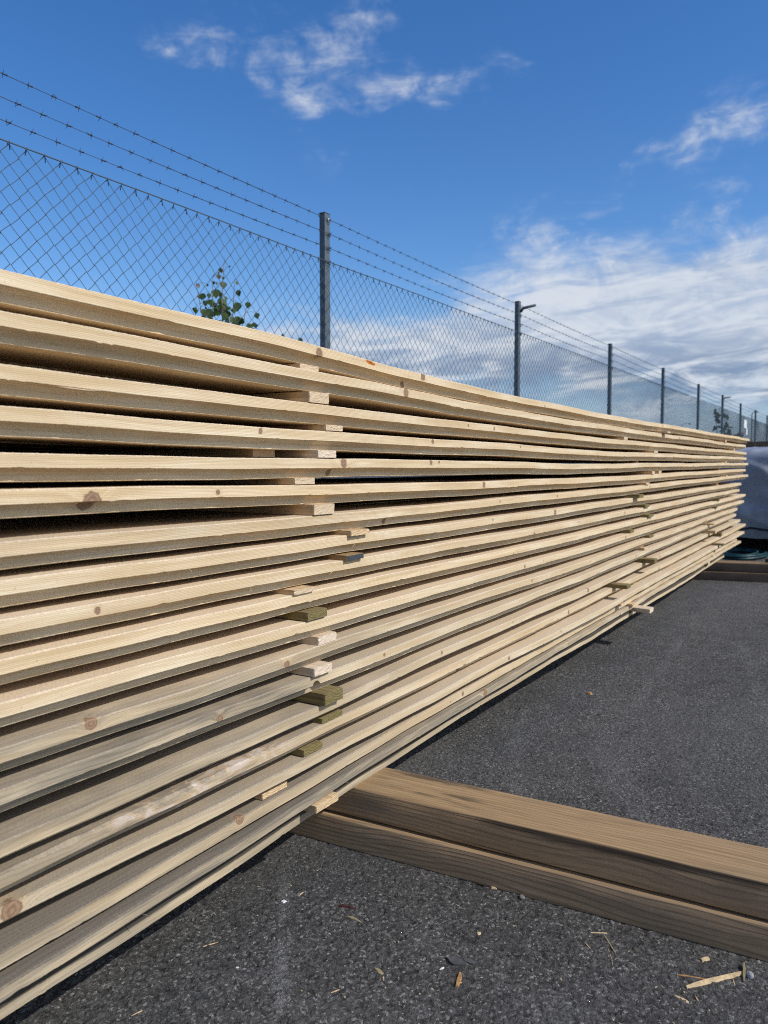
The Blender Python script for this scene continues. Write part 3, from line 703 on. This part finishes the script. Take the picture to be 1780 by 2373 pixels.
# mesh: zig-zag wires that hook into one another
w2 = .0355; XA, XB = -2.05, 31.7; ztop = 2.098; nseg = 58
def chain(xa, xb):
    cnt = int((xb - xa) / w2); pts = np.zeros((cnt, nseg + 1, 3))
    zz = ztop - np.arange(nseg + 1) * w2
    r = np.random.default_rng(3)
    for k in range(cnt):
        xx = xa + k * w2; up = (np.arange(nseg + 1) + k) % 2
        pts[k, :, 0] = xx + up * w2 * 1.04 - .02 * w2; pts[k, :, 1] = YM - .0016 + .0032 * up
        pts[k, :, 2] = zz
    pts[:, :, 0] += .006 * np.sin(pts[:, :, 2] * 5 + pts[:, :, 0] * 2.1) + r.normal(size=(cnt, nseg + 1)) * .0016; pts[:, :, 1] += .010 * np.sin(pts[:, :, 0] * 2.3) * np.sin(pts[:, :, 2] * 2)
    pts[:, :, 2] += .004 * np.sin(pts[:, :, 0] * 7.0) + r.normal(size=(cnt, 1)) * .0015 + np.maximum(0, pts[:, :, 0] - 3.6) * .0025
    pts[:, :, 0] -= 3.655; pts[:, :, 1] -= 2.68
    rad = .00150; n = 4
    offs = np.array([(math.cos(a), math.sin(a)) for a in np.arange(n) * 2 * math.pi / n]) * rad
    V = pts[:, :, None, :].repeat(n, 2)
    V[:, :, :, 1] += offs[None, None, :, 0]; V[:, :, :, 0] += offs[None, None, :, 1] * 1.3
    base = (np.arange(cnt)[:, None, None] * (nseg + 1) + np.arange(nseg)[None, :, None]) * n
    q = np.arange(n)[None, None, :]; q2 = (q + 1) % n
    F = np.stack([base + q, base + q2, base + n + q2, base + n + q], -1).reshape(-1, 4)
    return V.reshape(-1, 3), F
Vc, Fc = chain(XA, XB)
me = bpy.data.meshes.new('chain_mesh'); me.vertices.add(len(Vc)); me.vertices.foreach_set('co', Vc.reshape(-1).astype(np.float32))
me.loops.add(Fc.size); me.loops.foreach_set('vertex_index', Fc.reshape(-1).astype(np.int32))
me.polygons.add(len(Fc)); me.polygons.foreach_set('loop_start', np.arange(0, Fc.size, 4, dtype=np.int32))
me.polygons.foreach_set('use_smooth', np.ones(len(Fc), dtype=bool)); me.update(calc_edges=True); me.validate()
me.materials.append(wireM); o = bpy.data.objects.new('wire_netting', me); COL.objects.link(o); o.parent = fence
tw = MB()
XS = np.arange(XA, XB, .4)
tw.tube([rel((x, YM - .002, 2.104 + max(0, x - 3.6) * .0025 + .002 * math.sin(x * 3))) for x in XS], .0026, 6)
for k, x in enumerate(np.arange(XA, 14, w2 * 2)):               # twisted wire ends along the top
    z0 = 2.104 + max(0, x - 3.6) * .0025
    s = 1 if k % 2 else -1
    tw.tube([rel((x - .006, YM, z0 - .012)), rel((x, YM - .006, z0 + .004)), rel((x + .004, YM + .003, z0 + .006)), rel((x + .006 * s, YM + .002, z0 - .026))], .0018, 4)
tw.build('tension_wire', wireM, fence)
for q, zz in enumerate(hts):
    bw = MB(); r = np.random.default_rng(20 + q)
    def zc(x): 
        t = ((x - FX[0]) % 2.85) / 2.85
        return zz + max(0, x - 3.6) * .0025 - .012 * math.sin(math.pi * t) * (1 if q else .6)
    xs = np.arange(XA, 11, .0125); 
    for s in (0, math.pi):
        bw.tube([rel((x, YM - .004 + .0013 * math.cos(x * 250 + s), zc(x) + .0013 * math.sin(x * 250 + s))) for x in xs], .0011, 4)
    bw.tube([rel((x, YM - .004, zc(x))) for x in np.arange(10.95, XB, .2)], .0019, 4)
    x = XA + r.random() * .1
    while x < XB - 1:
        x += .1 + r.normal() * .006
        if x > 20 and r.random() < .4: continue
        z0 = zc(x); a0 = r.random() * 6.28
        for dxx, aa in ((-.006, a0), (.006, a0 + 1.4)):
            ca, sa = math.cos(aa), math.sin(aa); L = .015
            bw.tube([rel((x + dxx - .004, YM - .004 + ca * L, z0 + sa * L)), rel((x + dxx, YM - .004, z0)), rel((x + dxx + .004, YM - .004 - ca * L, z0 - sa * L))], [.0006, .0012, .0006], 4)
        bw.tube([rel((x - .010, YM - .004, z0)), rel((x + .010, YM - .004, z0))], .0030, 5)
    bw.build('barbed_wire', barbM, fence)
sg = MB(); sg.box((0, 0, 0), (.50, .004, .20)); sg.box((.28, 0, -.18), (.20, .004, .16))
tag(sg.build('sign_plate', whiteM, None, (21.05, YM - .012, 1.95)), "blank white plate hung on the far part of the fence", 'sign')

# ------------------------------------------------------------------ sapling behind the fence
barkM = plain('bark', (.14, .11, .08), .9, var=.3, vs=40)
leafG = leaf_mat('leaf_green', (.032, .062, .013), (.065, .105, .024)); leafB = leaf_mat('leaf_brown', (.10, .06, .03), (.15, .09, .04))
sap = empty('birch_sapling', (3.6, 3.4, 0)); tag(sap, "young leafy sapling poking up behind the fence above the boards", 'tree')
def leafshape(mb, c, s, d, nrm):
    d = d.normalized(); b = nrm.cross(d).normalized(); n2 = d.cross(b)
    prof = [(0, 0), (.10, .28), (.30, .47), (.52, .42), (.75, .22), (1, 0)]
    vs = [c]; L = [c + d * (t * s) + b * (w * s) + n2 * (-.12 * s * t * t + .10 * w * s) for t, w in prof[1:-1]]
    Rr = [c + d * (t * s) - b * (w * s) + n2 * (-.12 * s * t * t + .10 * w * s) for t, w in prof[1:-1]]
    M_ = [c + d * (t * s) + n2 * (-.12 * s * t * t) for t, w in prof[1:-1]]; tip = c + d * s - n2 * (.12 * s)
    vs = [c] + L + Rr + M_ + [tip]; n = 4
    f = [(0, 1 + 2 * n, 1), (0, 1 + n, 1 + 2 * n)]
    for k in range(n - 1):
        f += [(1 + k, 1 + 2 * n + k, 2 + 2 * n + k, 2 + k), (1 + n + k, 2 + n + k, 2 + 2 * n + k, 1 + 2 * n + k)]
    f += [(n, 3 * n, 3 * n + 1), (2 * n, 3 * n + 1, 3 * n)]
    mb.add(vs, f, True)
st = MB(); leaves = MB(); lb = MB(); r = np.random.default_rng(12)
stems = [[(0, 0, 0), (.01, .02, .9), (-.01, .0, 1.5), (-.03, .0, 1.95), (0, 0, 2.22)],
         [(0, 0, .8), (-.06, .03, 1.4), (-.11, .0, 1.8), (-.105, 0, 2.08)],
         [(0, 0, .9), (-.12, -.02, 1.5), (-.20, 0, 1.85), (-.24, 0, 2.01)],
         [(0, 0, 1.0), (.05, .02, 1.6), (.07, 0, 1.9), (.085, 0, 2.1)],
         [(0, 0, 1.1), (.10, .02, 1.65), (.17, 0, 1.87), (.205, 0, 1.99)]]
for s_ in stems: st.tube(s_, np.linspace(.011 if s_ is stems[0] else .006, .0014, len(s_)), 6)
seenleaf = [(3.563, 2.137, .020), (3.495, 2.074, .018), (3.361, 2.002, .018), (3.575, 2.071, .013), (3.614, 2.063, .028), (3.679, 2.079, .015), (3.558, 2.002, .036), (3.704, 2.026, .024), (3.439, 1.959, .025), (3.482, 1.929, .028), (3.417, 1.912, .022), (3.626, 1.97, .034), (3.593, 1.917, .04), (3.672, 1.937, .034), (3.794, 1.968, .024), (3.45, 1.862, .036), (3.643, 1.887, .034), (3.533, 1.848, .031), (3.761, 1.877, .028), (3.82, 1.9, .024), (3.61, 1.831, .03), (3.694, 1.841, .026), (3.731, 1.827, .022), (3.471, 1.838, .026), (3.878, 1.826, .018), (3.34, 1.865, .01), (3.373, 1.868, .009), (3.399, 2.009, .01), (3.537, 2.051, .011), (3.533, 2.075, .011), (3.59, 2.13, .008), (3.60, 2.16, .007), (3.53, 2.10, .009)]
for k, (x, z, s) in enumerate(seenleaf):
    c = Vector((x - 3.6, r.normal() * .04, z + s * .6))
    d = Vector((r.normal() * .45, r.normal() * .4, -1)); nrm = Vector((-.6 + r.normal() * .4, -.8 + r.normal() * .4, .35))
    leafshape(lb if k in (0, 1, 2) else leaves, c, s * 1.75, d, nrm)
    near = min((Vector(p) for s_ in stems for p in [tuple(np.array(s_[j]) * (1 - t) + np.array(s_[j + 1]) * t) for j in range(len(s_) - 1) for t in (0, .33, .66, 1)]), key=lambda p: (p - c).length)
    st.tube([near, (near + c) / 2 + Vector((0, 0, .01)), c], .0009, 4)
for k in range(48):
    zz_ = r.uniform(1.78, 2.02); c = Vector((r.normal() * .075 * (2.25 - zz_) / .35, r.normal() * .07, zz_))
    leafshape(leaves, c, r.uniform(.03, .05), Vector((r.normal() * .5, r.normal() * .5, -1)), Vector((-.6 + r.normal() * .4, -.8 + r.normal() * .4, .35)))
for k in range(170):                                            # lower leaves, below the board edge
    z = r.uniform(.7, 1.80); sp_ = .05 + .16 * (z - .5)
    c = Vector((r.normal() * sp_, r.normal() * sp_ * .8, z)); 
    leafshape(leaves, c, r.uniform(.03, .055), Vector((r.normal() * .5, r.normal() * .5, -1)), Vector((r.normal(), -1 + r.normal() * .4, .5)))
st.build('stem', barkM, sap); leaves.build('foliage', leafG, sap); b_ = lb.build('withered_leaf', leafB, sap)

# ------------------------------------------------------------------ beyond the stack: tarp covered pack, hose, dark stack, shrubs, lamps
tarpM = tarp_mat(); blackM = plain('black_strap', (.012, .013, .015), .6, var=.3); tealM = plain('teal_plastic', (.010, .045, .052), .45, var=.3)
darkw = wood_mat('dark_timber', base=(.11, .075, .05), dark=(.05, .035, .025), pale=(.15, .11, .08), attr=False)
tp = empty('tarped_pack', (9.05, .6, 0)); tag(tp, "lumber pack wrapped in a blue grey tarpaulin beyond the stack's far end", 'tarp pack')
prof = [(.03, .16), (0, .22), (-.02, .5), (-.015, .8), (0, 1.03), (.03, 1.075), (.12, 1.10), (.6, 1.135), (1.6, 1.15), (3.4, 1.13), (3.5, 1.0), (3.5, .16)]
from mathutils import noise as mn
# resample profile
PR = []
for a, b in zip(prof[:-1], prof[1:]):
    n = max(2, int(math.dist(a, b) / .03))
    PR += [(a[0] + (b[0] - a[0]) * t / n, a[1] + (b[1] - a[1]) * t / n) for t in range(n)]
PR.append(prof[-1]); YS = np.linspace(-2.6, 1.55, 150); vs = []; fs = []
for j, yy in enumerate(YS):
    e = min(1, (1.55 - yy) / .12, (yy + 2.6) / .12); inset = (1 - max(0, e)) ** 2 * .10
    for (px, pz) in PR:
        q = Vector((px * 2, yy * 2, pz * 2)); nn = mn.noise(q * 1.3) * .03 + mn.noise(q * 3.1 + Vector((5, 0, 0))) * .014
        rid = (1 - abs(mn.noise(Vector((px * .8, yy * 2.2 + pz * 1.4, pz * 2.0))))) ** 6 * .03 + (1 - abs(mn.noise(Vector((yy * 1.3 - pz * 2.1, pz * 1.7, 4.0))))) ** 8 * .025
        nn += rid
        fold = .012 * math.sin(yy * 9 + pz * 5 + 2 * mn.noise(q))
        vs.append((px - nn - fold * (1 if px < .1 else .2) + inset * (1 if px < 1 else -1), yy, pz - inset + nn * .5))
K = len(PR)
for j in range(len(YS) - 1):
    for k in range(K - 1): fs.append((j * K + k, j * K + k + 1, (j + 1) * K + k + 1, (j + 1) * K + k))
fs.append(tuple(range(K))[::-1]); fs.append(tuple((len(YS) - 1) * K + k for k in range(K)))
MB().add(vs, fs, True).build('tarpaulin', tarpM, tp)
for yy in (-2.0, -.4, 1.2):
    bb = MB(); bb.box((1.75, yy, .075), (3.4, .10, .15)); bb.build('bearer', darkw, tp)
cd = MB(); cd.tube([(-.03, .75, .17), (-.05, .62, .25), (-.055, .45, .285), (-.05, .25, .26), (-.05, -.1, .18), (-.05, -.6, .17)], .012, 6); cd.build('tie_cord', blackM, tp)
hz = MB(); pts = []
for k in range(150):
    a = k * .21; rx = .22 + .05 * math.sin(a * .37); pts.append((rx * 1.5 * math.cos(a) + .02 * math.sin(a * 3), rx * math.sin(a), .018 + .030 * (k / 150) + .008 * math.sin(a * 1.7)))
hz.tube(pts, .013, 6); hz.tube([(.3, -.1, .014), (.1, -.5, .014), (.25, -.9, .014), (.1, -1.5, .014)], .013, 6)
tag(hz.build('garden_hose', tealM, None, (8.78, 1.13, 0)), "dark teal hose coiled on the asphalt before the tarped pack", 'hose')
gb = MB(); gb.tube([(0, 0, 0), (.02, -.25, .006), (-.02, -.6, .0), (.05, -1.0, .0)], .016, 6)
tag(gb.build('plastic_strap', tealM, None, (6.97, .70, .172)), "dark teal strap lying along the far beam", 'strap')
ds = empty('dark_lumber_stack', (14.2, -.5, 0)); tag(ds, "dark brown lumber stack standing behind the tarped pack", 'lumber stack')
for k in range(12):
    bb = MB(); bb.box((rng.uniform(-.02, .02), rng.uniform(-.03, .03), .16 + k * .098 + .04), (1.2, 5.2, .08)); bb.build('board', darkw, ds)
for yy in (-2, 0, 2):
    bb = MB(); bb.box((0, yy, .058), (1.3, .12, .115)); bb.build('bearer', darkw, ds)
    for k in range(11):
        bb = MB(); bb.box((0, yy, .16 + k * .098 + .089), (1.2, .06, .017)); bb.build('spacer', darkw, ds)
leafR = leaf_mat('leaf_rust', (.10, .035, .022), (.16, .06, .035)); leafD = leaf_mat('leaf_dull', (.035, .05, .02), (.07, .085, .035))
def shrub(x, y, h, wd, mat, label, seed, n=420, tw=9):
    r = np.random.default_rng(seed); e = empty('shrub', (x, y, 0)); tag(e, label, 'shrub', 'shrubs beyond the fence')
    s = MB(); lf = MB()
    for k in range(tw):
        a = r.random() * 6.28; t = r.uniform(.55, 1); top = Vector((math.cos(a) * wd * .5 * r.random(), math.sin(a) * wd * .5 * r.random(), h * t))
        mid = Vector((top.x * .4, top.y * .4, top.z * .5)); s.tube([(0, 0, 0), mid, top], [.03, .016, .006], 5)
        for q in range(n // tw):
            u = r.uniform(.25, 1.03); p = (mid * (2 * u * (1 - u)) + top * (u * u)) + Vector(r.normal(size=3)) * (wd * .13 * (1.25 - u))
            if p.z < .1: continue
            leafshape(lf, p, r.uniform(.09, .16), Vector(r.normal(size=3)), Vector(r.normal(size=3)) + Vector((-.5, -.5, .5)))
    s.build('trunk', barkM, e); lf.build('crown', mat, e)
shrub(22.0, 3.26, 2.25, .55, leafD, "tall dull green shrub seen through the far fence", 1)
shrub(22.5, 3.10, 2.02, .62, leafR, "rusty red leaved shrub right of the tall dull green one", 2, 900, 14)
shrub(21.3, 3.12, 1.66, .66, leafR, "low rusty shrub at the foot of the tall green one", 3, 800, 14)
shrub(27.5, 3.85, 1.65, 1.3, leafD, "low green shrub farthest along the fence", 4, 900, 14)
def lamp(x, y, h, label, dirn):
    e = empty('street_lamp', (x, y, 0)); tag(e, label, 'street lamp', 'street lamps beyond the fence')
    p = MB(); p.tube([(0, 0, 0), (0, 0, h - .35), (dirn * .03, 0, h - .1), (dirn * .22, -.1, h), (dirn * .45, -.2, h - .02)], [.026, .024, .02, .018, .016], 8); p.build('pole', postM, e)
    b = MB(); b.box((dirn * .6, -.27, h - .04), (.26, .12, .05)); bevel(b.build('lamp_head', postM, e), .02, 2)
lamp(40.0, 4.75, 3.40, "thin curved street lamp beside the white fence plate", -1)
lamp(44.0, 8.63, 3.20, "small hooked street lamp just showing over the topmost board", 1)

# ------------------------------------------------------------------ camera
cam = bpy.data.cameras.new('camera'); co = bpy.data.objects.new('camera', cam); COL.objects.link(co); SC.camera = co
co.location = (0, 0, .95); co.rotation_euler = (R(90 - 3.477), 0, R(31.975 - 90))
cam.sensor_fit = 'VERTICAL'; cam.sensor_height = 36; cam.sensor_width = 27; cam.lens = 36 * 1802 / 2373
cam.clip_start = .05; cam.clip_end = 2000
cam.dof.use_dof = True; cam.dof.focus_distance = 1.85; cam.dof.aperture_fstop = 6.2

# ------------------------------------------------------------------ light and sky
sv = Vector((.09, -1.0, .92)).normalized()
sl = bpy.data.lights.new('sun', 'SUN'); so = bpy.data.objects.new('sun', sl); COL.objects.link(so)
sl.energy = 4.1; sl.angle = R(.53); sl.color = (1, .965, .91)
so.rotation_euler = (-sv).to_track_quat('-Z', 'Y').to_euler(); so.location = (0, -3, 6)
w = bpy.data.worlds.new('World'); SC.world = w; w.use_nodes = True
T = NT(w.node_tree)
sky = T.n('TexSky', _sky_type='NISHITA', _sun_disc=False, _sun_elevation=math.asin(sv.z), _sun_rotation=math.atan2(sv.x, sv.y), _altitude=50, _air_density=1.0, _dust_density=.4, _ozone_density=2.5)
SKS = .15
D = T.n('TexCoord').outputs['Generated']
dv = T.n('VectorMath', _operation='NORMALIZE', i0=D).outputs[0]
dx, dy, dz = T.sep(dv)
az = T.m('MULTIPLY', T.m('ARCTAN2', dy, dx), 180 / math.pi); el = T.m('MULTIPLY', T.m('ARCSINE', dz), 180 / math.pi)
# clouds live on the dome: (azimuth, elevation, half width, half height, tilt, amount) in degrees
CL = [(46.2, 27.0, 2.4, 1.2, 5, .54), (41.5, 27.2, 4.8, 2.2, -20, .38), (34.2, 28.6, 3.4, 1.8, 35, .48), (38.9, 24.6, 3.2, 1.4, -20, .55), (32.2, 25.0, 4.6, 1.8, 8, .62), (27.2, 25.8, 3.2, 1.5, 15, .55), (37, 26.6, 6, 3, 0, .26),
      (22.5, 26.6, 1.8, 1.0, -20, .36), (10.5, 28.2, 3.0, 1.2, 20, .30), (24.4, 24.0, 1.0, 1.2, 0, .28), (36.0, 20.6, 2.6, 1.0, 10, .26), (30, 18.0, 3.6, 1.6, 15, .28), (9.2, 21.1, 2.7, 1.3, 12, 1.0), (13.8, 20.0, 3.0, .7, 16, .46), (15.8, 17.4, 1.4, .6, 30, .5), (10.5, 16.4, 4.6, .9, 24, .54), (7.0, 14.6, 4.0, .7, 24, .40), (22.6, 15.4, 4.4, 1.7, 15, .80), (19.0, 13.4, 7.0, 1.8, 12, .62), (50, 15.5, 4, 1.6, 10, .26),
      (14.0, 10.8, 12.5, 3.3, 8, 1.15), (8.0, 8.2, 14.0, 3.6, 0, 1.0), (26.0, 8.4, 11.0, 2.4, 6, .9), (10.0, 5.2, 18.0, 2.8, 0, .8), (36.0, 7.6, 7.0, 2.4, 0, .95), (40.5, 9.6, 5.0, 1.6, 8, .55), (46.0, 8.5, 8.0, 3.0, 0, .35), (6.0, 13.3, 5.0, .9, 20, .34),
      (-25, 18, 24, 10, 10, 1.1), (-70, 26, 26, 13, 0, 1.15), (-115, 24, 26, 13, 0, 1.15), (-160, 20, 24, 10, 0, 1.0), (90, 16, 22, 6, 5, .8), (140, 20, 24, 8, 0, .8)]  # sun-side ones are out of view, added to fill the shaded board bands
tot = None
wz = T.n('TexNoise', Scale=9, Detail=3); T.nt.links.new(dv, wz.inputs['Vector']); wc = T.sep(wz.outputs[1])
azw = T.add(az, T.mul(T.m('SUBTRACT', wc[0], .5), 7)); elw = T.add(el, T.mul(T.m('SUBTRACT', wc[1], .5), 3.4))
for a, e, sx, sy, tl, amt in CL:
    ct, s_ = math.cos(R(tl)), math.sin(R(tl))
    u = T.m('SUBTRACT', azw, a); v = T.m('SUBTRACT', elw, e)          # azimuth grows to the left
    p = T.add(T.mul(u, -ct / sx), T.mul(v, s_ / sx)); q = T.add(T.mul(u, s_ / sy), T.mul(v, ct / sy))
    g = T.m('MULTIPLY', T.m('POWER', 2.718, T.mul(T.add(T.mul(p, p), T.mul(q, q)), -.9)), amt)
    tot = g if tot is None else T.add(tot, g)
# flattened coordinates so streaks run with the wind
sx_ = T.comb(T.mul(az, .40), T.mul(el, .60), 3.1)
n1 = T.noise(sx_, .55, 8, .62, .9); n2 = T.noise(T.comb(T.add(T.mul(az, .22), T.mul(el, .30)), T.mul(el, .95), 9), .8, 6, .62, .6)
nn = T.add(T.mul(n1, .65), T.mul(n2, .35))
low = T.ss(el, 14, 3)
den = T.m('MULTIPLY', T.ss(T.add(T.mul(nn, 1.85), T.mul(tot, .56), -1.09), -.02, .80), T.ss(tot, .05, .40))
n3 = T.noise(T.comb(T.mul(az, .46), T.mul(el, .62), 14), 1, 6, .60, .35)
den = T.mul(den, T.m('MAXIMUM', T.ss(n3, .30, .66), T.ss(el, 16.5, 13.5)))
den = T.m('MAXIMUM', den, T.mul(low, T.ss(nn, .36, .62), .45))
shade = T.ss(T.add(n2, T.mul(n1, .6)), .58, .98)
ccol = T.mix(shade, (.50, .61, .80), (.86, .91, .99))
ccol = T.mix(T.mul(T.ss(el, 10.5, 5), T.ss(n2, .62, .40), .95), ccol, (.21, .30, .48))
ccol = T.mix(T.mul(T.ss(el, 4.5, .5), .8), ccol, (.20, .28, .43))
sunside_fill = T.m('MULTIPLY_ADD', T.ss(dy, -.05, -.55), 2.0, 1.0)
ccol = T.mix(T.mul(T.ss(dy, -.05, -.55), .8), ccol, (1.0, .94, .84))                       # unseen sun-side clouds, tinted warm and boosted as added fill light
sk0 = T.n('HueSaturation', Hue=.508, Saturation=1.32, Value=1.0, Color=sky.outputs[0]).outputs[0]
cs = T.n('VectorMath', _operation='SCALE', i0=ccol); T.nt.links.new(T.m('MULTIPLY', sunside_fill, .82 / SKS), cs.inputs['Scale'])
sk = T.mix(T.mul(T.ss(el, 11, 0), .8), sk0, (.25 / SKS, .37 / SKS, .60 / SKS))
fin = T.mix(T.m('MULTIPLY', den, .92), sk, cs.outputs[0])
bg = T.n('Background', Color=fin, Strength=SKS); wo = T.n('OutputWorld'); T.nt.links.new(bg.outputs[0], wo.inputs[0])

SC.view_settings.view_transform = 'Standard'; SC.view_settings.look = 'None'
SC.view_settings.exposure = 0.0; SC.view_settings.gamma = 1.0; SC.view_settings.use_curve_mapping = False
SC.render.engine = 'CYCLES'
SC.cycles.max_bounces = 8; SC.cycles.diffuse_bounces = 7
try: SC.cycles.use_denoising = False; SC.cycles.filter_width = 1.05; SC.cycles.use_adaptive_sampling = False; SC.cycles.use_guiding = True; SC.cycles.use_surface_guiding = True; SC.cycles.guiding_training_samples = 64; SC.cycles.sample_clamp_indirect = 3.0; w.cycles.sampling_method = 'MANUAL'; w.cycles.sample_map_resolution = 512
except Exception: pass
